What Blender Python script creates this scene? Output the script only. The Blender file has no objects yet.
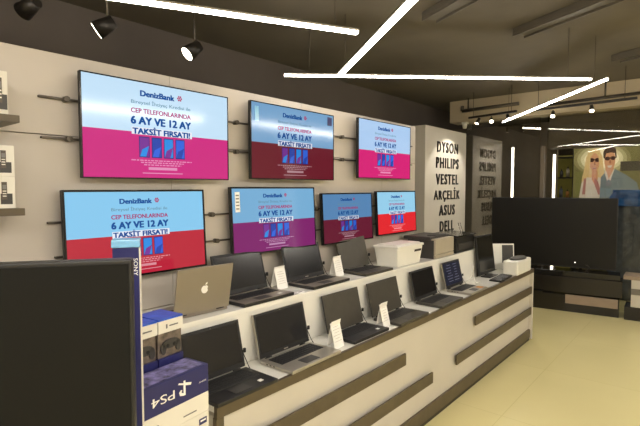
import bpy, bmesh, math, random
from mathutils import Vector, Matrix
random.seed(7)
SC = bpy.context.scene
COL = SC.collection
PI = math.pi
R = math.radians

# ------------------------------------------------------------------ materials
def lin(c):
    return tuple(((v/255.0)/12.92 if v/255.0 <= 0.04045 else (((v/255.0)+0.055)/1.055)**2.4) for v in c)
_M = {}
def mat(name, rgb, rough=0.5, metal=0.0, noise=0.0, scale=8.0, bump=0.0, emit=None, es=0.0, spec=0.5, coat=0.0):
    if name in _M: return _M[name]
    m = bpy.data.materials.new(name); m.use_nodes = True
    nt = m.node_tree; b = nt.nodes['Principled BSDF']
    c = lin(rgb)
    b.inputs['Base Color'].default_value = (*c, 1)
    b.inputs['Roughness'].default_value = rough
    b.inputs['Metallic'].default_value = metal
    b.inputs['Specular IOR Level'].default_value = spec
    b.inputs['Coat Weight'].default_value = coat
    if noise or bump:
        tc = nt.nodes.new('ShaderNodeTexCoord')
        n = nt.nodes.new('ShaderNodeTexNoise'); n.inputs['Scale'].default_value = scale
        n.inputs['Detail'].default_value = 5
        nt.links.new(tc.outputs['Object'], n.inputs['Vector'])
        if noise:
            r = nt.nodes.new('ShaderNodeValToRGB')
            r.color_ramp.elements[0].position = 0.3; r.color_ramp.elements[1].position = 0.7
            r.color_ramp.elements[0].color = (*[v*(1-noise) for v in c], 1)
            r.color_ramp.elements[1].color = (*[min(1, v*(1+noise)) for v in c], 1)
            nt.links.new(n.outputs['Fac'], r.inputs['Fac'])
            nt.links.new(r.outputs['Color'], b.inputs['Base Color'])
        if bump:
            bp = nt.nodes.new('ShaderNodeBump'); bp.inputs['Strength'].default_value = bump
            bp.inputs['Distance'].default_value = 0.01
            nt.links.new(n.outputs['Fac'], bp.inputs['Height'])
            nt.links.new(bp.outputs['Normal'], b.inputs['Normal'])
    if emit is not None:
        b.inputs['Emission Color'].default_value = (*lin(emit), 1)
        b.inputs['Emission Strength'].default_value = es
    _M[name] = m
    return m

LED = 24.0
SCR = 0.78
m_white = mat('white_laminate', (202,196,184), 0.35, noise=0.03, scale=3)
m_top = mat('white_gloss_top', (232,230,222), 0.22, noise=0.02, scale=3)
m_wallp = mat('wall_panel_paint', (194,186,176), 0.42, noise=0.04, scale=1.5)
m_wall = mat('wall_paint', (214,206,190), 0.6, noise=0.04, scale=1.2)
m_wood = mat('dark_walnut_strip', (84,73,54), 0.4, noise=0.12, scale=14)
m_groove = mat('groove_shadow_gap', (120,114,104), 0.7, noise=0.05)
m_black = mat('black_plastic', (22,22,23), 0.45, noise=0.1, scale=30)
m_blackgl = mat('black_gloss', (14,14,15), 0.12, noise=0.1, scale=4)
m_panel = mat('lcd_off', (20,20,23), 0.2, noise=0.05, scale=3)
m_dkgrey = mat('dark_grey_plastic', (58,56,54), 0.45, noise=0.08, scale=20)
m_keys = mat('keyboard_black', (34,33,34), 0.5, noise=0.2, scale=60)
m_keygap = mat('keyboard_gap', (70,68,66), 0.5, noise=0.1)
m_silver = mat('silver_aluminium', (176,170,158), 0.32, metal=0.6, noise=0.03)
m_space = mat('warm_grey_aluminium', (146,137,126), 0.38, metal=0.5, noise=0.03)
m_chrome = mat('chrome', (190,190,190), 0.15, metal=1.0, noise=0.02)
m_steel = mat('dark_steel_rail', (92,86,78), 0.35, metal=0.7, noise=0.08)
m_paper = mat('white_paper', (240,238,232), 0.7, noise=0.02)
m_print = mat('grey_print', (120,118,116), 0.7, noise=0.1)
m_ceil = mat('dark_ceiling_paint', (102,95,82), 0.75, noise=0.16, scale=1.3, bump=0.3)
m_duct = mat('painted_metal_duct', (98,92,80), 0.5, noise=0.1, scale=3)
m_ledbody = mat('aluminium_profile', (170,165,155), 0.4, metal=0.4, noise=0.03)
m_led = mat('led_diffuser', (255,246,226), 0.5, noise=0.01, emit=(255,247,235), es=LED)
m_led2 = mat('led_diffuser_bright', (255,246,226), 0.5, noise=0.01, emit=(255,247,235), es=90.0)
m_ledw = mat('led_strip_cool', (255,250,240), 0.5, noise=0.01, emit=(255,246,232), es=7.0)
m_spotface = mat('spot_lens', (255,246,226), 0.3, noise=0.01, emit=(255,240,214), es=9.0)
m_letters = mat('black_letter_acrylic', (30,28,27), 0.35, noise=0.08)
m_beam = mat('beam_plaster', (186,172,146), 0.6, noise=0.05, scale=2)
m_dkwall = mat('dark_partition', (112,101,86), 0.5, noise=0.1, scale=2)
m_frame = mat('dark_metal_frame', (48,44,40), 0.4, metal=0.4, noise=0.1)
m_tub = mat('white_moulded_plastic', (236,234,224), 0.4, noise=0.02)
m_beige = mat('beige_plastic', (176,166,146), 0.45, noise=0.04)
m_boxnavy = mat('navy_carton', (34,36,92), 0.4, noise=0.06, scale=6)
m_boxblue = mat('blue_carton_top', (38,84,196), 0.35, noise=0.25, scale=18)
m_art = mat('printed_artwork', (112,106,150), 0.4, noise=0.9, scale=42)
m_carton = mat('white_carton', (224,220,208), 0.6, noise=0.03, scale=4)
m_faint = mat('pale_grey_print', (176,172,164), 0.7, noise=0.05)
m_red = mat('red_print', (196,44,40), 0.5, noise=0.05)
m_orange = mat('orange_sticker', (206,142,66), 0.5, noise=0.1, scale=30)
m_pink = mat('pale_rose_panel', (150,132,114), 0.4, noise=0.05)
m_dkbrown = mat('dark_brown_gloss', (27,23,19), 0.18, noise=0.1, scale=3)
m_card = mat('brown_cardboard', (160,130,92), 0.8, noise=0.08, scale=10)
m_clear = mat('glossy_blue_sleeve', (130,186,226), 0.15, noise=0.12, scale=20)
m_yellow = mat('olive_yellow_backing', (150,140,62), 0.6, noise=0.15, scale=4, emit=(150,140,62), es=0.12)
m_bluecloth = mat('blue_plastic_film', (36,110,200), 0.3, noise=0.25, scale=9)
m_greyblue = mat('grey_blue_fabric', (96,104,120), 0.7, noise=0.3, scale=9)

# polished cream floor with wide, faint tile joints
def floor_mat():
    m = bpy.data.materials.new('polished_cream_tiles'); m.use_nodes = True
    nt = m.node_tree; b = nt.nodes['Principled BSDF']; b.inputs['Roughness'].default_value = 0.24
    tc = nt.nodes.new('ShaderNodeTexCoord'); br = nt.nodes.new('ShaderNodeTexBrick')
    br.offset = 0; br.inputs['Scale'].default_value = 1.0
    br.inputs['Brick Width'].default_value = 1.2; br.inputs['Row Height'].default_value = 1.2
    br.inputs['Mortar Size'].default_value = 0.003
    a = lin((236,224,166)); g = lin((222,210,152))
    br.inputs['Color1'].default_value = (*a, 1); br.inputs['Color2'].default_value = (*lin((233,221,163)), 1)
    br.inputs['Mortar'].default_value = (*g, 1)
    n = nt.nodes.new('ShaderNodeTexNoise'); n.inputs['Scale'].default_value = 0.8; n.inputs['Detail'].default_value = 3
    mx = nt.nodes.new('ShaderNodeMixRGB'); mx.blend_type = 'MULTIPLY'; mx.inputs['Fac'].default_value = 0.15
    nt.links.new(tc.outputs['Object'], br.inputs['Vector']); nt.links.new(tc.outputs['Object'], n.inputs['Vector'])
    nt.links.new(br.outputs['Color'], mx.inputs['Color1']); nt.links.new(n.outputs['Fac'], mx.inputs['Color2'])
    nt.links.new(mx.outputs['Color'], b.inputs['Base Color'])
    return m
m_floor = floor_mat()

def glass_mat(name, k):
    m = bpy.data.materials.new(name); m.use_nodes = True
    nt = m.node_tree; nt.nodes.clear()
    o = nt.nodes.new('ShaderNodeOutputMaterial'); mx = nt.nodes.new('ShaderNodeMixShader')
    t = nt.nodes.new('ShaderNodeBsdfTransparent'); g = nt.nodes.new('ShaderNodeBsdfGlossy')
    t.inputs['Color'].default_value = (0.80, 0.80, 0.76, 1); g.inputs['Roughness'].default_value = 0.0
    g.inputs['Color'].default_value = (1, 0.98, 0.94, 1)
    mx.inputs['Fac'].default_value = k
    nt.links.new(t.outputs[0], mx.inputs[1]); nt.links.new(g.outputs[0], mx.inputs[2]); nt.links.new(mx.outputs[0], o.inputs[0])
    return m
m_glass = glass_mat('coated_storefront_glass', 0.16)
m_glass2 = glass_mat('clear_storefront_glass', 0.03)
m_dkrec = mat('dark_recess_paint', (88,80,74), 0.75, noise=0.1, scale=1.5)

# ------------------------------------------------------------------ mesh builder
def rotz(a): return Matrix.Rotation(a, 4, 'Z')
def rotx(a): return Matrix.Rotation(a, 4, 'X')
def T(x, y, z): return Matrix.Translation((x, y, z))
_txt = {}
def text_data(s, bold=0.0, spacing=1.0):
    key = (s, bold, spacing)
    if key in _txt: return _txt[key]
    cu = bpy.data.curves.new('lettering_curve', 'FONT'); cu.body = s; cu.align_x = 'LEFT'
    cu.resolution_u = 3; cu.offset = bold; cu.space_character = spacing
    ob = bpy.data.objects.new('lettering_curve', cu); COL.objects.link(ob)
    bpy.context.view_layer.update()
    dg = bpy.context.evaluated_depsgraph_get()
    me = bpy.data.meshes.new_from_object(ob.evaluated_get(dg))
    vs = [v.co.copy() for v in me.vertices]; fs = [tuple(p.vertices) for p in me.polygons]
    bpy.data.objects.remove(ob); bpy.data.curves.remove(cu); bpy.data.meshes.remove(me)
    x0 = min(v.x for v in vs); x1 = max(v.x for v in vs); y0 = min(v.y for v in vs); y1 = max(v.y for v in vs)
    _txt[key] = (vs, fs, x0, x1, y0, y1)
    return _txt[key]

class MB:
    def __init__(s, *mats):
        s.bm = bmesh.new(); s.mats = list(mats)
    def mi(s, m):
        if m is None: return 0
        if m not in s.mats: s.mats.append(m)
        return s.mats.index(m)
    def box(s, c, d, m=None, bev=0.0, M=None, taper=None):
        k = s.mi(m)
        vs = []
        for z in (-1, 1):
            tx = ty = 1.0
            if taper and z == -1: tx, ty = taper
            for x, y in ((-1,-1),(1,-1),(1,1),(-1,1)):
                vs.append(s.bm.verts.new((x*d[0]/2*tx, y*d[1]/2*ty, z*d[2]/2)))
        fi = [(3,2,1,0),(4,5,6,7),(0,1,5,4),(1,2,6,5),(2,3,7,6),(3,0,4,7)]
        fs = [s.bm.faces.new([vs[i] for i in f]) for f in fi]
        for f in fs: f.material_index = k
        allv = set(vs)
        if bev > 0:
            es = list({e for f in fs for e in f.edges})
            r = bmesh.ops.bevel(s.bm, geom=es, offset=bev, segments=2, affect='EDGES', profile=0.6)
            allv = set(v for v in vs if v.is_valid) | set(r['verts'])
            for f in r['faces']: f.material_index = k
        X = T(*c)
        if M is not None: X = M @ X
        bmesh.ops.transform(s.bm, matrix=X, verts=list(allv))
        return s
    def cyl(s, p0, p1, r, m=None, seg=20, r2=None):
        k = s.mi(m); p0 = Vector(p0); p1 = Vector(p1); d = p1-p0
        if r2 is None: r2 = r
        q = d.to_track_quat('Z', 'Y').to_matrix().to_4x4(); X = Matrix.Translation(p0) @ q
        L = d.length
        a = [s.bm.verts.new(X @ Vector((r*math.cos(2*PI*i/seg), r*math.sin(2*PI*i/seg), 0))) for i in range(seg)]
        b = [s.bm.verts.new(X @ Vector((r2*math.cos(2*PI*i/seg), r2*math.sin(2*PI*i/seg), L))) for i in range(seg)]
        fs = [s.bm.faces.new((a[i], a[(i+1)%seg], b[(i+1)%seg], b[i])) for i in range(seg)]
        for f in fs: f.smooth = True
        fs.append(s.bm.faces.new(a[::-1])); fs.append(s.bm.faces.new(b))
        for f in fs: f.material_index = k
        return s
    def quad(s, pts, m=None):
        k = s.mi(m)
        f = s.bm.faces.new([s.bm.verts.new(p) for p in pts]); f.material_index = k
        return s
    def prism(s, pts, y0, y1, m=None, M=None):
        """outline in (x, z), extruded from y0 to y1"""
        k = s.mi(m); X = M if M is not None else Matrix.Identity(4)
        a = [s.bm.verts.new(X @ Vector((p[0], y0, p[1]))) for p in pts]
        b = [s.bm.verts.new(X @ Vector((p[0], y1, p[1]))) for p in pts]
        n = len(pts)
        fs = [s.bm.faces.new(a), s.bm.faces.new(b[::-1])]
        fs += [s.bm.faces.new((a[i], b[i], b[(i+1)%n], a[(i+1)%n])) for i in range(n)]
        for f in fs: f.material_index = k
        bmesh.ops.recalc_face_normals(s.bm, faces=fs)
        return s
    def ell(s, cx, cz, rx, rz, y0, y1, m=None, seg=24, M=None):
        return s.prism([(cx+rx*math.cos(2*PI*i/seg), cz+rz*math.sin(2*PI*i/seg)) for i in range(seg)], y0, y1, m, M)
    def text(s, t, cx, cz, h, w=None, y=0.0, m=None, depth=0.0, bold=0.02, M=None, flip=False, sp=1.0):
        """text standing in the local XZ plane, facing -y, centred on (cx, cz)"""
        vs, fs, x0, x1, y0, y1 = text_data(t, 0.0, sp)
        k = s.mi(m); q = bold*1.0; H = y1-y0; Wd = x1-x0
        sy = h/(H+2*q*0.6); sx = sy if w is None else w/(Wd+2*q)
        X = M if M is not None else Matrix.Identity(4)
        # heavier strokes: the same glyphs laid over themselves, slightly offset
        offs = [(0,0)] if q == 0 else [(-q,-q*0.6),(-q,q*0.6),(q,-q*0.6),(q,q*0.6),(0,0)]
        for ox, oy in offs:
            def P(v, yy):
                a = (v.x+ox-(x0+x1)/2)*sx; b = (v.y+oy-(y0+y1)/2)*sy
                if flip: a, b = -a, -b
                return X @ Vector((cx+a, yy, cz+b))
            V = [s.bm.verts.new(P(v, y-depth)) for v in vs]
            ec = {}
            for f in fs:
                try: nf = s.bm.faces.new([V[i] for i in f]); nf.material_index = k
                except ValueError: continue
                if depth:
                    for i in range(len(f)):
                        e = (f[i], f[(i+1)%len(f)]); ec.setdefault(tuple(sorted(e)), []).append(e)
            if depth:
                W = [s.bm.verts.new(P(v, y)) for v in vs]
                for l in ec.values():
                    if len(l) == 1:
                        i, j = l[0]
                        try: nf = s.bm.faces.new((V[j], V[i], W[i], W[j])); nf.material_index = k
                        except ValueError: pass
        return s
    def build(s, name, parent=None, loc=(0,0,0), rot=(0,0,0)):
        me = bpy.data.meshes.new(name); s.bm.to_mesh(me); s.bm.free()
        for m in s.mats: me.materials.append(m)
        o = bpy.data.objects.new(name, me); COL.objects.link(o)
        o.location = loc; o.rotation_euler = rot
        if parent: o.parent = parent
        return o

def tag(o, label=None, cat=None, group=None, kind=None):
    if label: o['label'] = label
    if cat: o['category'] = cat
    if group: o['group'] = group
    if kind: o['kind'] = kind
    return o
def empty(name, loc, rz, label, cat, group=None):
    o = bpy.data.objects.new(name, None); COL.objects.link(o)
    o.empty_display_size = 0.1
    o.location = loc; o.rotation_euler = (0, 0, rz)
    return tag(o, label, cat, group)
def struct(mb, name, **k): return tag(mb.build(name, **k), kind='structure')
def copy_tree(o, parent=None):
    c = o.copy(); COL.objects.link(c)
    if parent: c.parent = parent
    for ch in [q for q in SC.objects if q.parent == o]: copy_tree(ch, c)
    return c

# ------------------------------------------------------------------ shell
CEIL = 3.22
GY = 7.8                       # glass storefront plane
struct(MB(m_floor).box((-0.3, 4.6, -0.05), (7.6, 16.2, 0.1)), 'floor')
cb = MB(m_ceil).box((-0.3, 4.6, CEIL+0.05), (7.6, 16.2, 0.1))
struct(cb, 'ceiling')
WX = -2.235                    # face of the television wall
tw = MB(m_wallp)
segs = [-0.62, 0.38, 1.42, 2.46, 3.50, 4.09]
for a, b in zip(segs[:-1], segs[1:]):
    for z0, z1 in ((0.0, 1.118), (1.122, 1.98), (1.984, 2.34)):
        tw.box((WX-0.05, (a+b)/2, (z0+z1)/2), (0.1, b-a-0.003, z1-z0), m_wallp, 0.0015)
tw.box((WX-0.09, 1.73, 1.15), (0.06, 4.6, 2.3), m_groove)
struct(tw, 'wall_left')
struct(MB(m_dkrec).box((-4.05, 4.6, CEIL/2), (0.1, 16.2, CEIL)), 'wall_recess')
struct(MB(m_wall).box((3.45, 4.6, CEIL/2), (0.1, 16.2, CEIL)), 'wall_right')
struct(MB(m_wall).box((-0.3, -3.45, CEIL/2), (7.4, 0.1, CEIL)), 'wall_rear')
struct(MB(m_dkwall).box((-0.3, 12.65, CEIL/2), (7.4, 0.1, CEIL)), 'wall_far')

# beam above the glass front
struct(MB(m_beam).box((-0.0, GY+0.03, (2.86+CEIL)/2), (7.06, 0.34, CEIL-2.86)), 'trim_1')
# dark partition seen through the first pane + the glazed front
struct(MB(m_dkwall).box((-3.02, 8.62, 1.43), (1.95, 0.08, 2.86)), 'wall_partition')
g = MB(m_glass)
g.box((-2.70, GY, 1.43), (1.20, 0.012, 2.84), m_glass)
struct(g, 'window_1')
g = MB(m_glass2)
g.box((0.72, GY, 1.43), (5.44, 0.012, 2.84), m_glass2)
struct(g, 'window_2')
struct(MB(m_dkwall).box((-2.07, GY+0.05, 1.20), (0.05, 0.07, 2.40), m_dkwall, 0.004), 'trim_2')
struct(MB(m_dkwall).box((0.7, GY+0.42, 2.62), (5.5, 0.25, 0.5), m_dkwall, 0.004), 'trim_3')

# ------------------------------------------------------------------ ceiling lights
def tube(name, p0, p1, label, w=0.036, group=None, lm=None):
    p0 = Vector(p0); p1 = Vector(p1); mid = (p0+p1)/2; d = p1-p0; L = d.length
    e = empty(name, mid, math.atan2(d.y, d.x), label, 'ceiling light', group)
    MB(m_ledbody).box((0,0,0.024), (L, w+0.004, 0.014), m_ledbody, 0.003).build('housing', e)
    MB(lm or m_led).box((0,0,0.009), (L-0.01, w, 0.016), None, 0.003).build('diffuser', e)
    for sx in (-0.42, 0.42):
        MB(m_steel).cyl((sx*L,0,0.04), (sx*L,0,CEIL-mid.z), 0.0025, m_steel, 8).build('suspension_wire', e)
    return e
LZ = 2.745
tube('linear_ceiling_light', (-2.75,0.71,LZ), (-1.81,2.536,LZ), 'bright straight light bar ending above the gap between the two upper left televisions', 0.036)
tube('linear_ceiling_light', (-0.86,1.95,LZ), (-2.59,3.36,LZ), 'bright light bar coming towards the viewer and meeting the long crosswise bar', 0.040)
tube('linear_ceiling_light', (-2.985,3.05,LZ), (-0.915,5.00,LZ), 'longest light bar running level across the middle of the ceiling', 0.022)
tube('linear_ceiling_light', (-0.80,5.075,LZ), (-2.51,7.32,LZ), 'slanting light bar that drops towards the beam at right', 0.028)
# unseen bars added behind and beside the viewer to light the shop
g_ = 'added light bars out of view'
for p0, p1 in (((0.6,-2.6,LZ),(0.9,0.9,LZ)), ((1.9,0.6,LZ),(1.5,4.2,LZ)), ((-1.6,-2.4,LZ),(-0.6,-0.6,LZ)), ((1.2,4.9,LZ),(1.3,7.3,LZ)), ((2.7,-2.4,LZ),(2.6,0.4,LZ))):
    tube('linear_ceiling_light', p0, p1, 'bright straight light bar added out of view to light the shop', 0.05, g_, m_led2)

def spot(loc, aim, label, r=0.045, L=0.13, lit=True, group=None, top=None):
    loc = Vector(loc)
    e = empty('spotlight', loc, 0, label, 'spotlight', group)
    d = (Vector(aim)-loc).normalized()
    MB(m_frame).cyl((0,0,0), -d*L, r, m_frame, 24, r*0.7).build('lamp_head', e)
    MB(m_spotface if lit else m_chrome).cyl(d*0.004, -d*0.006, r*0.86, None, 24).build('lens', e)
    MB(m_steel).cyl(-d*L*0.6, (-d*L*0.6)+Vector((0,0,(top or CEIL)-loc.z+(d*L*0.6).z)), 0.008, m_steel, 10).build('stem', e)
    return e
def spotd(loc, dr, label, r=0.05, L=0.13, lit=True):
    return spot(loc, Vector(loc)+Vector(dr), label, r, L, lit)
spotd((-3.21,2.198,2.80), (-0.17,-0.70,-0.59), 'lit round spotlight on the dark ceiling above the leftmost upper television', 0.062)
spotd((-3.20,1.49,2.80), (-0.52,-0.62,-0.50), 'round spotlight seen edge-on at upper left, with a thin bright rim', 0.062)
spotd((-3.20,1.05,2.80), (-0.9,-0.35,-0.40), 'dim round spotlight at the far left of the ceiling', 0.055, 0.12, False)

# cable trays and recessed strips that cross the ceiling
trays = [((-1.9,3.7),(0.9,2.2)), ((-1.45,4.6),(1.6,3.0)), ((-0.9,6.2),(2.4,4.4))]
for i, (a, b) in enumerate(trays):
    a = Vector((*a, 0)); b = Vector((*b, 0)); d = b-a
    e = MB(m_duct)
    e.box((0,0,0), (d.length,0.16,0.05), m_duct, 0.006)
    e.box((0,0.07,-0.03), (d.length,0.012,0.03), m_duct); e.box((0,-0.07,-0.03), (d.length,0.012,0.03), m_duct)
    o = e.build('cable_tray', loc=(a.x+d.x/2, a.y+d.y/2, CEIL-0.026), rot=(0,0,math.atan2(d.y,d.x)))
    tag(o, ['grey ceiling tray nearest the viewer, over the display counter', 'grey ceiling tray running behind the nearest tray', 'grey ceiling tray nearest the beam'][i], 'cable tray')

# pipe and track rails near the beam
pp = MB(m_steel)
pp.cyl((-3.25,7.52,3.02), (-2.35,7.52,3.04), 0.028, m_steel, 14)
pp.cyl((-3.25,7.52,3.02), (-3.25,7.52,3.10), 0.028, m_steel, 14)
pp.cyl((-3.15,7.52,3.02), (-3.15,7.52,CEIL), 0.012, m_steel, 10)
tag(pp.build('ceiling_pipe'), 'short dark pipe hung in front of the pale beam beside the brand column', 'pipe')
pp = MB(m_steel)
pp.cyl((-1.95,7.5,2.97), (2.4,7.5,3.08), 0.022, m_steel, 14)
pp.cyl((-1.2,7.5,3.0), (-1.2,7.5,CEIL), 0.012, m_steel, 10)
tag(pp.build('ceiling_pipe'), 'long dark pipe running along the beam to the right edge', 'pipe')
def track(p0, p1, label, heads, cat='track'):
    p0 = Vector(p0); p1 = Vector(p1); d = p1-p0; L = d.length; mid = (p0+p1)/2
    e = empty('lighting_track', mid, math.atan2(d.y,d.x), label, 'lighting track')
    MB(m_frame).box((0,0,0), (L,0.035,0.03), m_frame, 0.003).build('rail', e)
    for sx in (-0.4,0.4): MB(m_steel).cyl((sx*L,0,0.015),(sx*L,0,CEIL-mid.z), 0.004, m_steel, 8).build('suspension_rod', e)
    for i,(t, off, aim, lb) in enumerate(heads):
        p = p0+d*t
        spot((p.x+off[0], p.y+off[1], p.z-0.1), aim, lb, 0.030, 0.09, True, None, top=p.z-0.016)
track((-2.98,7.15,2.84), (-2.20,6.95,2.84), 'short dark lighting track under the beam next to the brand column',
      [(0.18,(0,0),(-3.3,6.4,1.4),'spotlight nearest the brand column, aimed at its lettering'),
       (0.50,(0,0),(-1.8,5.0,0.8),'middle spotlight of the short track beside the brand column'),
       (0.85,(0,0),(-1.2,5.6,0.4),'rightmost spotlight of the short track beside the brand column')])
track((-2.02,6.9,2.80), (-0.75,6.75,2.84), 'long dark lighting track under the beam over the big switched-off television',
      [(0.25,(0,0),(-1.4,5.0,0.6),'left spotlight on the track above the big black television'),
       (0.62,(0,0),(-0.8,5.2,0.4),'right spotlight on the track above the big black television')])
# security camera by the beam
e = empty('dome_camera', (-3.28,7.70,2.803), 0, 'small white security camera under the left end of the beam', 'camera')
MB(m_tub).box((0,0.02,0.045), (0.09,0.10,0.03), m_tub, 0.006).build('bracket', e)
MB(m_tub).cyl((0,0,-0.05),(0,0,0.03),0.03,m_tub,20,0.045).build('camera_body', e)

# ------------------------------------------------------------------ brand column
col = empty('brand_column', (-3.23, 6.93, 0), R(90), 'white square column with raised black brand names above the printers', 'column')
MB(m_white).box((0,0.22,1.33), (1.45,0.44,2.66), m_white, 0.004).build('column_body', col)
words = [('DYSON',2.375,0.74),('PHILIPS',2.135,0.80),('VESTEL',1.885,0.80),('ARÇELİK',1.645,0.92),('ASUS',1.405,0.56),('DELL',1.155,0.50)]
for w, z, wd in words:
    h = 0.165 if w != 'ARÇELİK' else 0.225
    zz = z if w != 'ARÇELİK' else z+0.004
    MB(m_letters).text(w, 0.02, zz, h, wd, -0.001, m_letters, 0.008, 0.024, sp=1.27).build('lettering', col)

# ------------------------------------------------------------------ televisions
def screen_art(mb, w, h, P, y=-0.0008):
    """advert drawn on the lit screen; u from left, v from top, both 0..1"""
    def X(u): return (u-0.5)*w
    def Z(v): return (0.5-v)*h
    def rect(u0,u1,v0,v1,m,dy=0.0): mb.quad([(X(u0),y-dy,Z(v1)),(X(u1),y-dy,Z(v1)),(X(u1),y-dy,Z(v0)),(X(u0),y-dy,Z(v0))], m)
    rect(0,1,0,0.52,P['top']); rect(0,1,0.52,1,P['bot'])
    c = 0.49
    # white flash behind the last headline
    rect(c-0.205,c+0.215,0.47,0.545,P['white'],0.0004)
    def tx(s,u,v,hv,wu,m,bold=0.03): mb.text(s, X(u), Z(v+0.008), hv*h, wu*w, y-0.0008, m, 0, bold)
    tx('DenizBank', c-0.03, 0.105, 0.062, 0.235, P['blue'], 0.05)
    # flower emblem beside the bank's name
    ex, ez = X(c+0.125), Z(0.105); r = 0.036*h
    for k in range(6):
        a = k*PI/3
        mb.prism([(ex+r*0.62*math.cos(a)+r*0.30*math.cos(t*PI/4), ez+r*0.62*math.sin(a)+r*0.30*math.sin(t*PI/4)) for t in range(8)], y-0.0010, y-0.0008, P['emb'])
    mb.ell(ex, ez, r*0.26, r*0.26, y-0.0010, y-0.0008, P['emb'], 8)
    tx('Bireysel İhtiyaç Kredisi ile', c, 0.20, 0.060, 0.41, P['teal'], 0.012)
    tx('CEP TELEFONLARINDA', c, 0.29, 0.052, 0.415, P['mag'], 0.035)
    tx('6 AY VE 12 AY', c, 0.39, 0.085, 0.42, P['blue'], 0.05)
    tx('TAKSİT FIRSATI!', c, 0.492, 0.085, 0.40, P['blue'], 0.05)
    # four phones
    cols = [P['p1'],P['p2'],P['p3'],P['p4']]
    for i in range(4):
        u0 = c-0.16+i*0.083
        rect(u0,u0+0.070,0.565,0.785,P['phone'],0.0004)
        rect(u0+0.005,u0+0.065,0.575,0.775,cols[i],0.0008)
        mb.quad([(X(u0+0.005),y-0.0012,Z(0.775)),(X(u0+0.045),y-0.0012,Z(0.775)),(X(u0+0.065),y-0.0012,Z(0.66)),(X(u0+0.02),y-0.0012,Z(0.70))], cols[(i+2)%4])
    for v, wu in ((0.815,0.42),(0.838,0.30),(0.862,0.26)):
        n = int(wu*70); rnd = random.Random(int(v*1000))
        u = c-wu/2
        while u < c+wu/2:
            l = rnd.uniform(0.01,0.03); rect(u,min(u+l,c+wu/2),v-0.006,v+0.006,P['fine'],0.0004); u += l+0.006
    rect(c-0.10,c+0.10,0.885,0.915,P['fine'],0.0004)
    rect(c-0.14,c+0.14,0.945,0.955,P['fine'],0.0004)

def em(name, rgb, s=1.0):
    m = mat(name, (12,12,12), 0.10, noise=0.05, scale=2, spec=0.35, emit=rgb, es=s*SCR)
    return m
def palette(n, top, bot, k=1.0):
    return dict(top=em('screen_sky_'+n, top, k), bot=em('screen_band_'+n, bot, k),
        white=em('screen_white_'+n, (232,236,246), k), blue=em('screen_navy_'+n, (18,78,150), k),
        teal=em('screen_teal_'+n, (110,150,170), k), mag=em('screen_plum_'+n, (168,52,110), k),
        emb=em('screen_emblem_'+n, (176,40,96), k), fine=em('screen_fine_'+n, tuple(min(255,int(0.5*b+125)) for b in bot), k),
        phone=em('screen_phone_'+n, (40,50,120), k), p1=em('screen_p1_'+n, (120,50,150), k), p2=em('screen_p2_'+n, (40,70,170), k),
        p3=em('screen_p3_'+n, (40,140,226), k), p4=em('screen_p4_'+n, (50,100,220), k))

def tv(y0, y1, z0, z1, X, tilt, P, label, grp, bez=0.010, sticker=None):
    w = y1-y0; h = z1-z0
    e = empty('wall_television', (X, (y0+y1)/2, (z0+z1)/2), R(90), label, 'television', grp)
    e.rotation_euler = (tilt, 0, R(90))
    b = MB(m_black)
    b.box((0, 0.011, 0), (w, 0.018, h), m_black, 0.003)
    b.box((0, 0.045, -0.06*h), (w*0.62, 0.034, h*0.6), m_black, 0.008)
    b.build('housing', e)
    f = MB(m_blackgl)
    for sx in (-1,1): f.box((sx*(w/2-bez/2), -0.001, 0), (bez, 0.008, h), m_blackgl, 0.0015)
    for sz in (-1,1): f.box((0, -0.001, sz*(h/2-bez/2)), (w-2*bez, 0.008, bez), m_blackgl, 0.0015)
    f.build('bezel', e)
    s = MB(); screen_art(s, w-2*bez, h-2*bez, P)
    if sticker == 'left':
        s.box((-w/2+0.05, -0.003, h*0.5-0.09), (0.036, 0.001, 0.12), m_paper)
        for k in range(5): s.box((-w/2+0.05, -0.0038, h*0.5-0.05-k*0.02), (0.024, 0.0008, 0.008), m_print)
    if sticker == 'top':
        s.box((-w/2+0.05, -0.003, h*0.5-0.075), (0.03, 0.001, 0.09), m_clear)
        s.box((w/2-0.05, -0.003, h*0.5-0.05), (0.05, 0.001, 0.06), m_boxnavy)
    s.build('screen', e, loc=(0,-0.001,0))
    MB(m_steel).box((0, 0.075, 0), (w*0.3, 0.030, 0.16), m_steel, 0.003).build('mounting_bracket', e)
    return e
S = 2.15/2.08
def zz(z): return 1.75+(z-1.75)*S
P1 = palette('a', (196,226,248), (206,40,128), 1.0)
P2 = palette('b', (124,172,214), (112,24,42), 0.85)
P3 = palette('c', (172,204,240), (214,36,118), 1.0)
P4 = palette('d', (134,200,238), (186,36,58), 1.0)
P5 = palette('e', (120,176,216), (128,30,108), 0.95)
P6 = palette('f', (96,146,196), (112,28,54), 0.8)
P7 = palette('g', (150,206,234), (226,40,48), 1.0)
tv(0.889*S,1.681*S,zz(1.793),zz(2.25),-2.15,0,P1,'upper row television with a bright pink lower half, farthest left','', 0.006)
tv(1.845*S,2.622*S,zz(1.803),zz(2.26),-2.15,0,P2,'upper row television in the middle, dark red lower half and corner stickers','', 0.007,'top')
tv(2.921*S,3.712*S,zz(1.826),zz(2.283),-2.15,0,P3,'upper row television nearest the brand column, pink lower half','', 0.006)
tv(0.812*S,1.526*S,zz(1.334),zz(1.742),-2.16,R(-3),P4,'lower row television at far left with a red band, behind the black foreground screen','')
tv(1.706*S,2.432*S,zz(1.357),zz(1.756),-2.16,R(-3),P5,'lower row television with a purple lower half and a paper sticker','',0.010,'left')
tv(2.510*S,3.132*S,zz(1.349),zz(1.714),-2.16,R(-3),P6,'dim lower row television with a dark maroon lower half','')
tv(3.200*S,3.842*S,zz(1.360),zz(1.725),-2.16,R(-3),P7,'smallest lower row television with a bright red lower half','')
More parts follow.
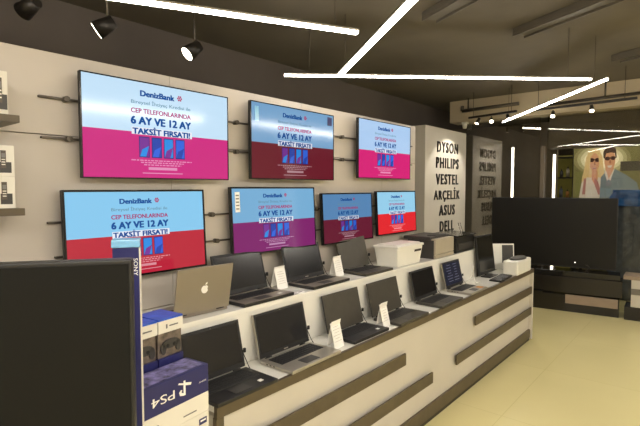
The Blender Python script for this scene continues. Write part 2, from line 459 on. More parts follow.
for o in SC.objects:
    if o.name.startswith('wall_television'): o['group'] = 'televisions on the wall'

# mounting rails behind the televisions
SR = 2.235/2.17
def zr(z): return 1.75+(z-1.75)*SR
def rail(z, y0, y1, knobs, label):
    e = empty('mounting_rail', (WX, (y0+y1)/2, zr(z)), R(90), label, 'rail', 'television mounting rails')
    MB(m_steel).box((0,-0.012,0), (y1-y0, 0.018, 0.010), m_steel, 0.003).build('bar', e)
    for k in knobs:
        MB(m_steel).cyl((k-(y0+y1)/2, 0, 0), (k-(y0+y1)/2, -0.034, 0), 0.013, m_steel, 18).build('clamp_knob', e)
rail(2.131, 0.755*SR, 4.0, [0.862*SR, 1.80*SR, 2.815*SR], 'top mounting rail behind the upper row of televisions')
rail(1.962, 0.76*SR, 4.0, [0.869*SR, 1.80*SR, 2.815*SR], 'second mounting rail behind the upper row of televisions')
rail(1.602, 0.775*SR, 4.06, [1.62*SR, 2.52*SR], 'upper mounting rail behind the lower row of televisions')
rail(1.452, 0.80*SR, 4.0, [1.65*SR], 'lowest mounting rail just above the laptops')
tag(MB(m_frame).cyl((WX,1.645*SR,zr(2.065)), (WX+0.012,1.645*SR,zr(2.065)), 0.016, m_frame, 18).build('cable_grommet'), 'small round black cable hole cap between the upper televisions', 'cable cap')

# ------------------------------------------------------------------ display counter
CX, RX = -1.575, -1.868
LZT, UZT = 0.83, 1.12
c0, c1 = 1.19, 5.68
ctr = empty('display_counter', (CX, (c0+c1)/2, 0), 0, 'long white counter with dark wooden stripes holding the lower row of laptops', 'counter')
cy = (c0+c1)/2
b = MB(m_white)
b.box(((RX-CX)/2-0.01, 0, 0.45), (CX-RX-0.03, c1-c0-0.02, 0.66), m_white, 0.003)
b.build('front_panel', ctr)
MB(m_top).box(((RX-CX)/2-0.004, 0, 0.817), (CX-RX-0.012, c1-c0, 0.025), m_top, 0.002).build('worktop', ctr)
t = MB(m_wood)
t.box((0.002, -0.0, 0.806), (0.022, c1-c0, 0.048), m_wood, 0.002)
t.box((-0.004, c0-cy+0.02, 0.40), (0.026, 0.04, 0.76), m_wood, 0.002)
t.build('edge_trim', ctr)
MB(m_wood).box((-0.02, -0.01, 0.078), (0.03, c1-c0-0.06, 0.096), m_wood, 0.002).build('plinth_strip', ctr)
MB(m_frame).box((-0.14, 0, 0.017), (0.26, c1-c0-0.1, 0.034), m_frame).build('base', ctr)
for z, y0, y1 in ((0.587,1.32,2.78),(0.333,1.32,3.185),(0.343,3.61,5.64),(0.583,3.998,5.64)):
    MB(m_wood).box((-0.002, (y0+y1)/2-cy, z), (0.014, y1-y0, 0.082), m_wood, 0.002).build('wood_stripe', ctr)
MB(m_white).box((-0.14, c1-cy-0.018, 0.41), (0.30, 0.034, 0.80), m_white, 0.003).build('end_panel', ctr)

ut = empty('raised_tier', (RX, 2.5, 0), 0, 'white raised shelf against the wall carrying the back row of laptops', 'counter')
MB(m_top).box(((WX-RX)/2+0.002, 0, (UZT-0.025)/2), (RX-WX-0.01, 4.5, UZT-0.025), m_top, 0.002).build('riser_body', ut)
MB(m_top).box(((WX-RX)/2+0.002, 0, UZT-0.0125), (RX-WX-0.006, 4.51, 0.025), m_top, 0.003).build('shelf_top', ut)

# ------------------------------------------------------------------ laptops
def laptop(loc, rz, w, d, lidh, tilt, label, body=m_dkgrey, deck=None, bez=m_black, screen=m_panel, keys=m_keys, sticker=None, brand=True, emblem=None, cord=True, grp=None):
    """local -y is the user's side; hinge line at y = 0"""
    e = empty('laptop', loc, rz, label, 'laptop', grp)
    deck = deck or body
    th = 0.018
    b = MB(body); b.box((0,-d/2,th/2+0.002), (w,d,th), body, 0.004)
    for sx in (-1,1):
        for yy in (-0.03,-d+0.03): b.cyl((sx*w*0.42,yy,0), (sx*w*0.42,yy,0.004), 0.008, m_black, 10)
        for q in range(3): b.box((sx*(w/2-0.0005), -0.05-0.025*q, th/2+0.003), (0.002,0.013,0.005), m_black)
    b.build('base', e)
    if deck is not body: MB(deck).box((0,-d/2,th+0.0025), (w-0.006,d-0.006,0.002), deck, 0.0006).build('palm_rest', e)
    k = MB(m_keygap)
    k.box((-0.0,-d*0.335,th+0.0032), (w*0.84,d*0.45,0.0016), m_keygap)
    rows = 5; nx = 15; kw = w*0.84/nx; kd = d*0.45/rows
    for r_ in range(rows):
        for i in range(nx):
            if r_ == rows-1 and 4 <= i <= 8:
                if i == 4: k.box((0.0-0.0*w+(6-nx/2+0.5)*kw, -d*0.335-(r_-rows/2+0.5)*kd, th+0.0048), (kw*4.9,kd*0.84,0.0022), keys)
                continue
            k.box(((i-nx/2+0.5)*kw, -d*0.335-(r_-rows/2+0.5)*kd, th+0.0048), (kw*0.84,kd*0.84,0.0022), keys)
    k.build('keyboard', e)
    MB(m_dkgrey if body is not m_dkgrey else m_black).box((-0.02*w/0.4,-d*0.79,th+0.0034), (w*0.27,d*0.28,0.0012), None, 0.0004).build('touchpad', e)
    if sticker is not None:
        s = MB(sticker); s.box((w*0.30,-d*0.80,th+0.0036), (w*0.2 if sticker is m_orange else w*0.07,d*0.26 if sticker is m_orange else d*0.1,0.001), sticker); s.build('sticker', e)
    for sx in (-1,1): MB(m_black).cyl((sx*w*0.34-0.02,0.004,th+0.002), (sx*w*0.34+0.02,0.004,th+0.002), 0.0065, m_black, 12).build('hinge', e)
    L = rotx(-tilt)
    Ml = T(0,0.004,th+0.004) @ L
    l = MB(body); l.box((0,0.004,lidh/2), (w,0.008,lidh), body, 0.003, M=Ml)
    if emblem:
        emblem(l, Ml, lidh)
    lo = l.build('screen_lid', e)
    f = MB(bez); f.box((0,-0.0008,lidh/2), (w-0.006,0.0016,lidh-0.006), bez, 0.0004, M=Ml)
    f.box((0,-0.0022,lidh/2+0.006), (w-0.034,0.0010,lidh-0.042), screen, 0, M=Ml)
    f.cyl(Ml @ Vector((0,-0.0028,lidh-0.009)), Ml @ Vector((0,-0.0012,lidh-0.009)), 0.002, m_chrome, 8)
    if brand: f.box((0,-0.0022,0.012), (0.032,0.0012,0.006), m_silver, 0, M=Ml)
    if screen is m_scrtext:
        for q in range(7):
            f.box((-w*0.20+random.uniform(0,0.02),-0.0030,lidh*0.85-q*0.024), (random.uniform(0.06,0.13),0.0004,0.005), m_scrline, 0, M=Ml)
            f.box((w*0.17,-0.0030,lidh*0.85-q*0.024), (random.uniform(0.05,0.10),0.0004,0.005), m_scrline, 0, M=Ml)
    f.build('display_panel', lo)
    if cord:
        p = [Vector((w/2+0.002,-0.03,0.012)), Vector((w/2+0.012,0.0,0.03)), Vector((w/2+0.004,0.02,0.075)), Vector((w/2-0.006,0.03,0.12))]
        c = MB(m_black)
        for a_, b_ in zip(p[:-1], p[1:]): c.cyl(a_, b_, 0.0022, m_black, 8)
        c.box((w/2+0.003,0.014,0.10), (0.012,0.012,0.022), m_black, 0.002)
        c.build('security_tether', e)
    return e
m_scrtext = mat('screen_bluegrey', (20,24,40), 0.2, noise=0.1, emit=(34,36,52), es=0.5)
m_scrline = mat('screen_lines', (60,60,70), 0.3, noise=0.1, emit=(96,98,120), es=0.5)
m_lap_olive = mat('charcoal_olive_plastic', (66,62,54), 0.42, noise=0.08, scale=20)
m_lap_dark = mat('matte_black_plastic', (32,31,31), 0.4, noise=0.08, scale=20)
FR = R(90)
LW = (0.40,0.225,0.245)
lows = [
 ((-1.785,1.365,LZT), 0.355, m_lap_dark, None, m_black, m_panel, 'black laptop at the near end of the counter, beside the blue game box', m_paper, 0.23),
 ((-1.79,1.842,LZT), 0.40, m_silver, None, m_black, m_panel, 'silver-bodied laptop with black screen on the lower tier, second from the near end', None, 0.228),
 ((-1.785,2.395,LZT), 0.375, m_lap_dark, None, m_lap_olive, m_lap_olive, 'dark laptop on the lower tier behind the first standing price card', m_paper, 0.20),
 ((-1.785,2.895,LZT), 0.40, m_lap_olive, None, m_lap_olive, m_lap_olive, 'charcoal laptop on the lower tier with a price card before its screen', None, 0.22),
 ((-1.79,3.505,LZT), 0.40, m_lap_olive, None, m_black, m_panel, 'dark grey laptop on the lower tier, beside the one showing lines of text', None, 0.225),
 ((-1.79,4.06,LZT), 0.375, m_silver, None, m_black, m_scrtext, 'silver laptop with orange sticker and lines of text on its screen', m_orange, 0.225),
]
for i,(loc,w,body,deck,bz,scr,lb,stk,d) in enumerate(lows):
    laptop(loc, FR+R([0,1,-0.5,0.5,0.5,0.5][i]), w, d, 0.236, R(13), lb, body, deck, bz, scr, m_keys, stk, brand=i in (1,), grp='laptops on the lower tier')

def apple(l, M, lh):
    cx, cz = 0.0, lh*0.5; s = 0.021
    # fruit silhouette with a bite, plus a leaf, on the outer face of the lid
    pts = []
    for k in range(40):
        a = 2*PI*k/40
        r = s*(1.0 - 0.16*math.exp(-((a-PI/2)/0.28)**2) - 0.07*math.exp(-((a-3*PI/2)/0.22)**2))
        x = r*0.95*math.cos(a); z = r*1.02*math.sin(a)
        if math.sin(a) < 0: x *= (1-0.16*(-math.sin(a)))
        dx, dz = x+s*1.15, z-s*0.12           # bite on the viewer's right of the outer face
        q = math.hypot(dx, dz)
        if q < s*0.48: x = -s*1.15+dx/q*s*0.48; z = s*0.12+dz/q*s*0.48
        pts.append((cx+x, cz+z))
    l.prism(pts, 0.0080, 0.0090, m_paper, M)
    l.prism([(cx-0.001,cz+s*1.05),(cx-0.011,cz+s*1.25),(cx-0.012,cz+s*1.72),(cx-0.003,cz+s*1.5)], 0.0080, 0.0090, m_paper, M)
laptop((-1.935,1.385,UZT), R(-90-3), 0.315, 0.195, 0.232, R(11), 'grey metal laptop turned to show the fruit emblem on the back of its lid', m_space, None, m_black, m_panel, m_keys, None, False, apple, False, 'laptops on the raised tier')
ups = [((-2.085,1.797,UZT), 0.385, m_lap_dark, 'black laptop on the raised tier partly hidden by the grey metal laptop', m_paper),
       ((-2.090,2.355,UZT), 0.385, m_lap_dark, 'black laptop on the raised tier between two standing white cards', None),
       ((-2.090,2.925,UZT), 0.36, m_lap_olive, 'dark olive-grey laptop on the raised tier next to the white tub', None)]
for i,(loc,w,body,lb,stk) in enumerate(ups):
    laptop(loc, FR+R([1,1.5,-1][i]), w, 0.215, 0.235, R(15), lb, body, None if i == 2 else m_space, m_lap_olive if i == 2 else m_black, m_lap_olive if i == 2 else m_panel, m_keys, stk, brand=i == 1, grp='laptops on the raised tier')

# ------------------------------------------------------------------ price cards
def card(loc, rz, w, h, label, grp='standing price cards'):
    e = empty('price_card', loc, rz, label, 'price card', grp)
    M0 = rotx(R(-14))
    a = MB(m_paper); a.box((0,0,h/2), (w,0.0015,h), m_paper, 0, M=M0)
    a.box((0,0.062,h/2*0.96), (w,0.0015,h*0.98), m_paper, 0, M=T(0,0,0) @ rotx(R(14)) )
    a.build('folded_sheet', e)
    p = MB(m_print)
    for q in range(6): p.box((0,-0.0012,h*0.82-q*h*0.11), (w*(0.7 if q%2 else 0.5),0.0006,h*0.012), m_faint, 0, M=M0)
    p.build('printed_lines', e)
card((-1.625,2.110,LZT+0.001), FR+R(4), 0.095, 0.150, 'standing white price card between the silver laptop and the dark laptop behind it')
card((-1.635,2.637,LZT+0.001), FR+R(1), 0.086, 0.155, 'standing white price card in front of the charcoal laptop')
card((-2.045,2.075,UZT+0.001), FR+R(3), 0.095, 0.132, 'white card on the raised tier left of the middle black laptop')
card((-2.035,2.645,UZT+0.001), FR+R(2), 0.095, 0.135, 'white card leaning before the olive-grey laptop on the raised tier')
def flatcard(loc, rz, w, d, label):
    b = MB(m_paper); b.box((0,0,0.0015), (w,d,0.003), m_paper); b.box((0,0,0.0034), (w*0.6,d*0.4,0.0008), m_print)
    tag(b.build('key_tag', loc=loc, rot=(0,0,rz)), label, 'tag')
flatcard((-1.90,2.075,UZT), FR, 0.05, 0.03, 'small white tag lying right of the partly hidden black laptop')
flatcard((-1.64,2.635+0.0,LZT), FR+0.3, 0.04, 0.03, 'small white tag lying at the foot of the price card by the charcoal laptop')

# ------------------------------------------------------------------ tub, printers
e = empty('storage_tub', (-2.00,3.40,UZT), FR, 'white plastic tub with a dark handle slot, on the raised tier', 'tub')
b = MB(m_tub); b.box((0,0,0.075), (0.42,0.22,0.15), m_tub, 0.012, taper=(0.86,0.88)); b.build('tub_body', e)
MB(m_tub).box((0,0,0.158), (0.435,0.235,0.020), m_tub, 0.008).build('rim', e)
MB(m_frame).box((0.125,-0.105,0.112), (0.11,0.010,0.018), m_frame, 0.002).build('handle_slot', e)
MB(m_tub).box((0,0,0.1725), (0.38,0.18,0.008), m_tub, 0.003).build('lid', e)

pe = empty('printer', (-1.89,4.00,UZT), FR, 'grey and beige laser printer with a flat scanner top, nearest the white tub', 'printer', 'printers')
# local: x along counter (+x away), -y toward aisle
b = MB(m_dkgrey); b.prism([(-0.19,0.0),(0.19,0.0),(0.19,0.165),(-0.19,0.165)], 0.0, 0.26, m_dkgrey); b.build('body', pe)
MB(m_beige).box((0,-0.008,0.100), (0.375,0.022,0.122), m_beige, 0.006).build('front_cover', pe)
MB(m_beige).box((0,-0.008,0.020), (0.375,0.022,0.032), m_beige, 0.004).build('paper_drawer', pe)
MB(m_dkgrey).box((-0.01,0.16,0.180), (0.40,0.27,0.030), m_dkgrey, 0.006).build('scanner_lid', pe)
MB(m_beige).box((0.0,0.006,0.168), (0.37,0.05,0.018), m_beige, 0.005).build('control_panel', pe)
MB(m_black).box((0.02,0.075,0.197), (0.20,0.09,0.005), m_black, 0.001).build('paper_slot', pe)

pe = empty('printer', (-1.885,4.49,UZT), FR, 'black printer with an open top tray, at the far end of the raised tier', 'printer', 'printers')
MB(m_black).box((0,0.14,0.075), (0.43,0.28,0.15), m_black, 0.008).build('body', pe)
MB(m_dkgrey).box((0,-0.004,0.06), (0.36,0.010,0.06), m_dkgrey, 0.003).build('output_slot', pe)
MB(m_blackgl).box((-0.02,0.12,0.166), (0.44,0.28,0.012), m_blackgl, 0.003, M=rotx(R(3))).build('scanner_lid', pe)
MB(m_steel).box((0.0,0.10,0.155), (0.43,0.20,0.012), m_steel, 0.003).build('paper_tray', pe)
pl = MB(m_chrome)
for x in (0.12,0.17): pl.cyl((x,0.10,0.172),(x+0.015,0.14,0.27),0.003,m_chrome,8)
pl.build('paper_guide', pe)

# black monitor + keyboard at the end of the lower tier
me_ = empty('desktop_monitor', (-1.775,4.87,LZT), FR, 'upright black monitor near the far end of the lower tier', 'monitor')
Mt = T(0,0.02,0.03) @ rotx(R(-7))
MB(m_black).box((0,0.012,0.20), (0.44,0.024,0.40), m_black, 0.005, M=Mt).build('housing', me_)
MB(m_panel).box((0,-0.001,0.21), (0.415,0.002,0.355), m_panel, 0, M=Mt).build('display_panel', me_)
b = MB(m_dkgrey); b.box((0,0.005,0.005), (0.22,0.10,0.010), m_dkgrey, 0.003); b.box((0,0.035,0.05), (0.06,0.015,0.09), m_dkgrey, 0.003); b.build('stand', me_)
ke = empty('keyboard', (-1.635,4.80,LZT), FR+R(3), 'black keyboard lying in front of the upright black monitor', 'keyboard')
MB(m_black).box((0,0,0.008), (0.40,0.115,0.014), m_black, 0.003).build('keyboard_base', ke)
k = MB(m_keys)
for r_ in range(5):
    for i in range(17): k.box(((i-8)*0.0225,(r_-2)*0.021,0.017), (0.019,0.018,0.004), m_keys)
k.build('keys', ke)
# white cable bundle hanging at the riser end
cb_ = MB(m_tub)
pts = [(-1.79,4.46,0.99),(-1.785,4.45,0.93),(-1.76,4.42,0.87),(-1.74,4.40,0.838),(-1.72,4.46,0.836)]
for a_, b_ in zip(pts[:-1], pts[1:]): cb_.cyl(a_, b_, 0.006, m_tub, 8)
pts = [(-1.79,4.47,0.99),(-1.79,4.44,0.91),(-1.80,4.36,0.838)]
for a_, b_ in zip(pts[:-1], pts[1:]): cb_.cyl(a_, b_, 0.005, m_tub, 8)
tag(cb_.build('power_cable'), 'white cable trailing down beside the upright black monitor', 'cable')

# white device at the counter's end
de = empty('compact_printer', (-1.63,5.29,LZT), FR, 'white compact printer with a dark oval lid at the far end of the counter', 'printer')
MB(m_beige).box((0,0,0.075), (0.46,0.16,0.15), m_tub, 0.02).build('body', de)
ov = MB(m_dkgrey); seg = 28
a_ = [ov.bm.verts.new((0.02+0.19*math.cos(2*PI*i/seg), 0.072*math.sin(2*PI*i/seg), 0.150)) for i in range(seg)]
b_ = [ov.bm.verts.new((0.02+0.17*math.cos(2*PI*i/seg), 0.058*math.sin(2*PI*i/seg), 0.166)) for i in range(seg)]
for i in range(seg): ov.bm.faces.new((a_[i], a_[(i+1)%seg], b_[(i+1)%seg], b_[i]))
ov.bm.faces.new(b_); ov.build('oval_lid', de)
fr = empty('picture_frame', (-1.81,5.39,LZT), R(40), 'white framed dark picture standing behind the white compact printer', 'picture frame')
Mf = rotx(R(-6))
MB(m_tub).box((0,0,0.145), (0.24,0.016,0.29), m_tub, 0.003, M=Mf).build('frame', fr)
MB(m_dkgrey).box((0.045,-0.009,0.175), (0.125,0.002,0.20), m_dkgrey, 0, M=Mf).build('picture', fr)

# ------------------------------------------------------------------ near left: shelves with boxes
def shelf(z, y0, y1, label):
    tag(MB(m_wood).box((WX+0.11,(y0+y1)/2,z), (0.22,y1-y0,0.028), m_wood, 0.002).build('wall_shelf'), label, 'shelf', 'dark wall shelves')
shelf(2.009, 0.02, 0.640, 'upper dark wall shelf at the left edge')
shelf(1.659, 0.02, 0.648, 'lower dark wall shelf under the stacked phone boxes')
def phone_box(loc, w, d, h, label):
    e = empty('phone_box', loc, FR, label, 'boxed phone', 'boxed phones')
    MB(m_carton).box((0,d/2,h/2), (w,d,h), m_carton, 0.002).build('carton', e)
    p = MB(m_dkgrey)
    p.box((0.045,-0.001,h*0.30), (w*0.26,0.0016,h*0.34), m_dkgrey, 0.0004)
    p.box((0.038,-0.002,h*0.56), (w*0.12,0.0016,h*0.56), m_steel, 0.0004)
    p.box((0.038,-0.0032,h*0.68), (w*0.08,0.001,h*0.14), m_print)
    for q in range(3): p.box((0.038,-0.0032,h*(0.55-0.08*q)), (w*0.08,0.001,h*0.03), m_carton)
    p.build('printed_picture', e)
phone_box((-2.05,0.553,1.6735), 0.15, 0.14, 0.118, 'lower white box with a cordless phone printed on it')
phone_box((-2.05,0.553,1.792), 0.15, 0.14, 0.118, 'upper white box with a cordless phone printed on it')
phone_box((-2.05,0.395,1.6735), 0.14, 0.14, 0.20, 'white phone box at the very left edge of the lower shelf')
phone_box((-2.06,0.552,2.0235), 0.13, 0.12, 0.165, 'white phone box standing on the upper wall shelf')
e = empty('paper_leaflet_box', (-2.08,0.565,UZT), FR, 'white carton with a red corner just above the black foreground screen', 'box')
MB(m_carton).box((0,0.05,0.155), (0.18,0.1,0.31), m_carton, 0.002).build('carton', e)
MB(m_red).box((0.06,-0.001,0.295), (0.055,0.002,0.022), m_red).build('red_logo', e)

# ------------------------------------------------------------------ game boxes
RG = R(90+7.35)
def local(o, dx, dy): # along box front, back from front
    c, s = math.cos(RG), math.sin(RG)
    return (o[0]+c*dx-s*dy, o[1]+s*dx+c*dy)
O = (-1.423, 1.046)      # front right top corner of the blue box
# plinth under the stack
x_, y_ = local(O, -0.175, 0.16)
tag(MB(m_white).box((0,0,0.35), (0.36,0.34,0.70), m_white, 0.004).build('display_plinth', loc=(x_,y_,0), rot=(0,0,RG)), 'plain white plinth under the stacked game boxes', 'plinth')
x_, y_ = local(O, -0.17, 0.16)
e = empty('game_carton', (x_,y_,0.701), RG, 'white carton with a small dark label under the blue game console box', 'box')
MB(m_carton).box((0,0,0.111), (0.34,0.32,0.222), m_carton, 0.002).build('carton', e)
b = MB(m_dkgrey); b.box((0.140,-0.161,0.192), (0.036,0.002,0.022), m_boxnavy); b.box((0.140,-0.1625,0.195), (0.026,0.001,0.006), m_paper)
b.box((0.05,-0.161,0.175), (0.09,0.002,0.010), m_orange); b.box((-0.08,-0.161,0.14), (0.13,0.002,0.05), m_art)
b.build('label', e)
# the blue game console box, printed upside down
x_, y_ = local(O, -0.17, 0.0)
e = empty('game_console_box', (x_,y_,0.899), RG, 'blue and white game console box turned upside down beside the nearest black laptop', 'box')
MB(m_carton).box((0,0.06,0.0605), (0.34,0.12,0.071), m_carton, 0.0015).build('white_sleeve', e)
MB(m_boxnavy).box((0,0.06,0.148), (0.34,0.12,0.103), m_boxnavy, 0.0015).build('blue_sleeve', e)
MB(m_art).box((-0.005,0.062,0.2005), (0.32,0.10,0.0016), m_art).build('top_artwork', e)
lt = MB(m_paper)
lt.text('PS4', -0.035, 0.142, 0.030, 0.095, -0.0008, m_paper, 0.0008, 0.0, flip=True)
lt.build('lettering', e); lt = MB(m_paper)
lt.text('SONY', 0.140, 0.188-0.045, 0.006, 0.035, -0.0008, m_paper, 0.0006, 0.0, flip=True)
lt.build('maker_print', e); lt = MB(m_paper)
# controller-brand emblem: an upright P over a lying S, upside down like the lettering
lx, lz = 0.058, 0.148
lt.prism([(lx-0.006,lz-0.026),(lx-0.006,lz+0.026),(lx+0.002,lz+0.026),(lx+0.002,lz-0.026)], -0.0016, -0.0004, m_paper)
lt.prism([(lx-0.006,lz-0.026),(lx-0.022,lz-0.022),(lx-0.026,lz-0.010),(lx-0.018,lz-0.002),(lx-0.012,lz-0.004),(lx-0.016,lz-0.012),(lx-0.006,lz-0.018)], -0.0016, -0.0004, m_paper)
lt.prism([(lx-0.030,lz+0.020),(lx-0.006,lz+0.012),(lx-0.006,lz+0.018),(lx-0.026,lz+0.025)], -0.0016, -0.0004, m_paper)
lt.prism([(lx+0.002,lz+0.008),(lx+0.026,lz+0.002),(lx+0.030,lz+0.010),(lx+0.002,lz+0.018)], -0.0016, -0.0004, m_paper)
lt.build('emblem', e)
b = MB(m_print); b.cyl((-0.06,-0.001,0.062),(-0.06,0.001,0.052),0.004,m_print,10); b.box((0.08,-0.0006,0.045), (0.06,0.0012,0.004), m_print); b.build('sleeve_print', e)
x_, y_ = local(O, -0.165, 0.215)
tag(MB(m_card).box((0,0,0.0735), (0.32,0.18,0.145), m_card, 0.002).build('cardboard_box', loc=(x_,y_,0.924), rot=(0,0,RG)), 'plain cardboard box behind the blue console box, under the controller boxes', 'box')
def pad_box(dx, label):
    x_, y_ = local(O, dx, 0.128)
    e = empty('controller_box', (x_,y_,1.0705), RG, label, 'box', 'game controller boxes')
    h = 0.198; w = 0.112; d = 0.13
    b = MB(m_boxnavy); b.box((0,d/2,0.026), (w,d,0.052), m_boxnavy, 0.001); b.build('blue_sleeve', e)
    MB(m_card).box((0,d/2+0.004,0.098), (w-0.004,d-0.008,0.094), m_art_dark, 0.001).build('window_artwork', e)
    MB(m_carton).box((0,d/2,0.168), (w,d,0.046), m_carton, 0.001).build('white_header', e)
    MB(m_boxblue).box((0,d/2,0.1945), (w,d,0.007), m_boxblue, 0.001).build('blue_lid', e)
    p = MB(m_print); p.box((-0.02,-0.001,0.168), (0.006,0.001,0.016), m_print); p.box((0.012,-0.001,0.168), (0.04,0.001,0.005), m_print); p.build('header_print', e)
    # printed gamepad in the window
    g_ = MB(m_dkgrey)
    g_.ell(0, 0.10, 0.040, 0.018, 0.0006, 0.0030, m_dkgrey, 20); g_.ell(-0.034, 0.085, 0.012, 0.022, 0.0006, 0.0030, m_dkgrey, 16); g_.ell(0.034, 0.085, 0.012, 0.022, 0.0006, 0.0030, m_dkgrey, 16)
    g_.ell(-0.015, 0.094, 0.007, 0.007, -0.0002, 0.0010, m_black, 12); g_.ell(0.015, 0.094, 0.007, 0.007, -0.0002, 0.0010, m_black, 12)
    g_.build('printed_gamepad', e)
m_art_dark = mat('window_print_brown', (112,100,90), 0.35, noise=0.6, scale=30)
pad_box(-0.062, 'controller box nearest the black laptop, blue top and white header')
pad_box(-0.180, 'controller box beside the edge of the black foreground screen')

# tall navy carton behind the foreground screen
e = empty('tall_carton', (-1.275,0.66,0.0), R(58), 'tall navy carton with a vertical brand name, standing behind the black foreground screen', 'box')
MB(m_boxnavy).box((0,0.03,0.79), (0.070,0.06,1.58), m_boxnavy, 0.001).build('carton', e)
MB(m_carton).box((0.0362,0.03,0.79), (0.002,0.058,1.576), m_carton).build('pale_side', e)
MB(m_clear).box((0,0.03,1.592), (0.076,0.064,0.022), m_clear, 0.003).build('glossy_top', e)
MB(m_paper).text('SONY', 0,0, 0.011, 0.05, -0.001, m_paper, 0.0008, 0.0, M=T(0.026,0,1.525) @ Matrix.Rotation(R(90),4,'Y')).build('lettering', e)

# ------------------------------------------------------------------ black foreground screen on a stand
d = Vector((0.156,0.222,0)).normalized()
ang = math.atan2(d.y, d.x)
pr_ = Vector((-0.998,0.530,0)); W = 1.12; Hh = 0.64
ctrp = pr_-d*(W/2)
e = empty('display_television', (ctrp.x,ctrp.y,0.885), ang, 'large switched-off black television filling the lower left foreground', 'television')
MB(m_black).box((0,0.02,0.06+Hh/2+0.005), (W,0.036,Hh), m_black, 0.004).build('housing', e)
MB(mat('lcd_off_matte', (13,13,11), 0.6, noise=0.04, scale=2, spec=0.2)).box((-0.0,0.001,0.06+Hh/2+0.010), (W-0.014,0.003,Hh-0.03), None).build('screen', e)
for sx in (-1,1):
    b = MB(m_black); b.box((sx*W*0.36,0.02,0.035), (0.03,0.02,0.07), m_black, 0.003); b.box((sx*W*0.36,0.02,0.005), (0.035,0.24,0.010), m_black, 0.003); b.build('foot', e)
te = empty('display_table', (ctrp.x+0.02,ctrp.y-0.02,0), ang, 'plain dark table holding the black foreground television', 'table')
MB(m_wood).box((0,0.02,0.865), (1.14,0.28,0.04), m_wood, 0.003).build('tabletop', te)
for sx in (-1,1):
    for sy in (-1,1): MB(m_frame).box((sx*0.52,0.02+sy*0.11,0.422), (0.04,0.04,0.845), m_frame, 0.002).build('leg', te)

# ------------------------------------------------------------------ far right: bench with big television
BA = R(7)
be = empty('television_bench', (-1.92,7.23,0), BA, 'low dark glossy bench carrying the big switched-off television', 'bench')
# local x along front from the left end, y back
MB(m_dkbrown).box((0.06,0.19,0.12), (1.86,0.34,0.24), m_dkbrown, 0.004).build('plinth', be)
MB(m_pink).box((0.66,0.008,0.185), (0.63,0.016,0.125), m_pink, 0.002).build('rose_inset_panel', be)
MB(m_blackgl).box((-0.40,0.08,0.262), (0.92,0.26,0.022), m_blackgl, 0.002).build('lower_ledge', be)
MB(m_dkbrown).box((0.06,0.18,0.385), (1.92,0.36,0.225), m_dkbrown, 0.004).build('upper_block', be)
MB(m_blackgl).box((0.06,0.19,0.535), (1.86,0.30,0.075), m_blackgl, 0.003).build('gloss_top', be)
tve = empty('display_television', (-1.83,7.41,0.5735), BA, 'very large switched-off black television standing on the low bench', 'television')
MB(m_black).box((0,0.03,0.535), (1.66,0.045,1.0), m_black, 0.005).build('housing', tve)
MB(mat('lcd_off_far', (14,13,12), 0.4, noise=0.05, scale=1.5, spec=0.3)).box((0,0.006,0.54), (1.635,0.003,0.965), None).build('screen', tve)
MB(m_ledw).box((0.33,0.0,0.115), (0.010,0.003,0.010), m_ledw).build('standby_lamp', tve)
for sx in (-1,1):
    b = MB(m_steel); b.prism([(sx*0.5-0.04,0.0),(sx*0.5-0.015,0.0),(sx*0.5+0.03,0.045),(sx*0.5-0.015,0.09),(sx*0.5-0.04,0.09),(sx*0.5+0.005,0.045)], -0.01, 0.03, m_frame); b.build('foot', tve)
# neighbouring white bench
ne = empty('low_display_unit', (-0.08,7.40,0), R(3), 'low white display unit with a grey stripe at the right edge of the picture', 'bench')
MB(m_dkbrown).box((0,0.15,0.09), (1.60,0.34,0.18), m_dkbrown, 0.003).build('plinth', ne)
MB(m_white).box((0.04,0.15,0.36), (1.54,0.34,0.36), m_white, 0.003).build('body', ne)
MB(m_groove).box((0.04,-0.022,0.385), (1.54,0.010,0.08), m_groove, 0.002).build('stripe', ne)
MB(m_pink).box((0,0.15,0.565), (1.64,0.36,0.05), m_pink, 0.004).build('top', ne)

# ------------------------------------------------------------------ beyond the glass
def vled(x, y, z0, z1, label):
    e = empty('vertical_light_bar', (x,y,z0), 0, label, 'wall light')
    MB(m_frame).box((0,0.014,(z1-z0)/2-z0/2), (0.05,0.02,z1+0.01), m_frame).build('housing', e)
    MB(m_ledw).box((0,0,(z1-z0)/2), (0.036,0.012,z1-z0), m_ledw).build('diffuser', e)
vled(-2.72, 8.45, 0.5, 2.455, 'upright light bar behind the glass, nearest the mirrored lettering')
vled(-2.015, 8.30, 0.4, 2.29, 'upright light bar behind the glass, left of the couple poster')

vled(2.88, 7.55, 0.6, 2.4, 'upright light bar on the aisle side, outside the picture')
PY = 10.0
po = empty('backlit_poster', (0, PY, 0), 0, 'backlit poster of a blonde woman and a dark-haired man in sunglasses', 'poster')
def PX(px): return -2.073+(px-575)*0.01583
def PZ(py): return 2.509-(py-148)*0.0188
def pm(n, c, k=0.6): return mat('poster_'+n, c, 0.5, noise=0.06, scale=6, emit=c, es=k*0.5)
MB(m_frame).box((PX(622), 0.03, PZ(178)), (1.56, 0.05, 1.25), m_frame, 0.004).build('lightbox', po)
p = MB(pm('ground', (116,110,66)))
p.box((PX(622), 0.002, PZ(178)), (1.52, 0.004, 1.21), None)
FIG = [None]
def mp(a, b):
    if FIG[0] is None: return a, b
    ax, bx, kx, ay, by, ky = FIG[0]
    return bx+(a-ax)*kx, by+(b-ay)*ky
def poly(pts, y, m): p.prism([(PX(mp(a, b)[0]), PZ(mp(a, b)[1])) for a, b in pts], -y, -y+0.0008, m)
def oval(a, b, rx, rz, y0, y1, m, seg):
    a, b = mp(a, b); k = 1.0 if FIG[0] is None else 0.82
    p.ell(PX(a), PZ(b), rx*k, rz*k, y0, y1, m, seg)
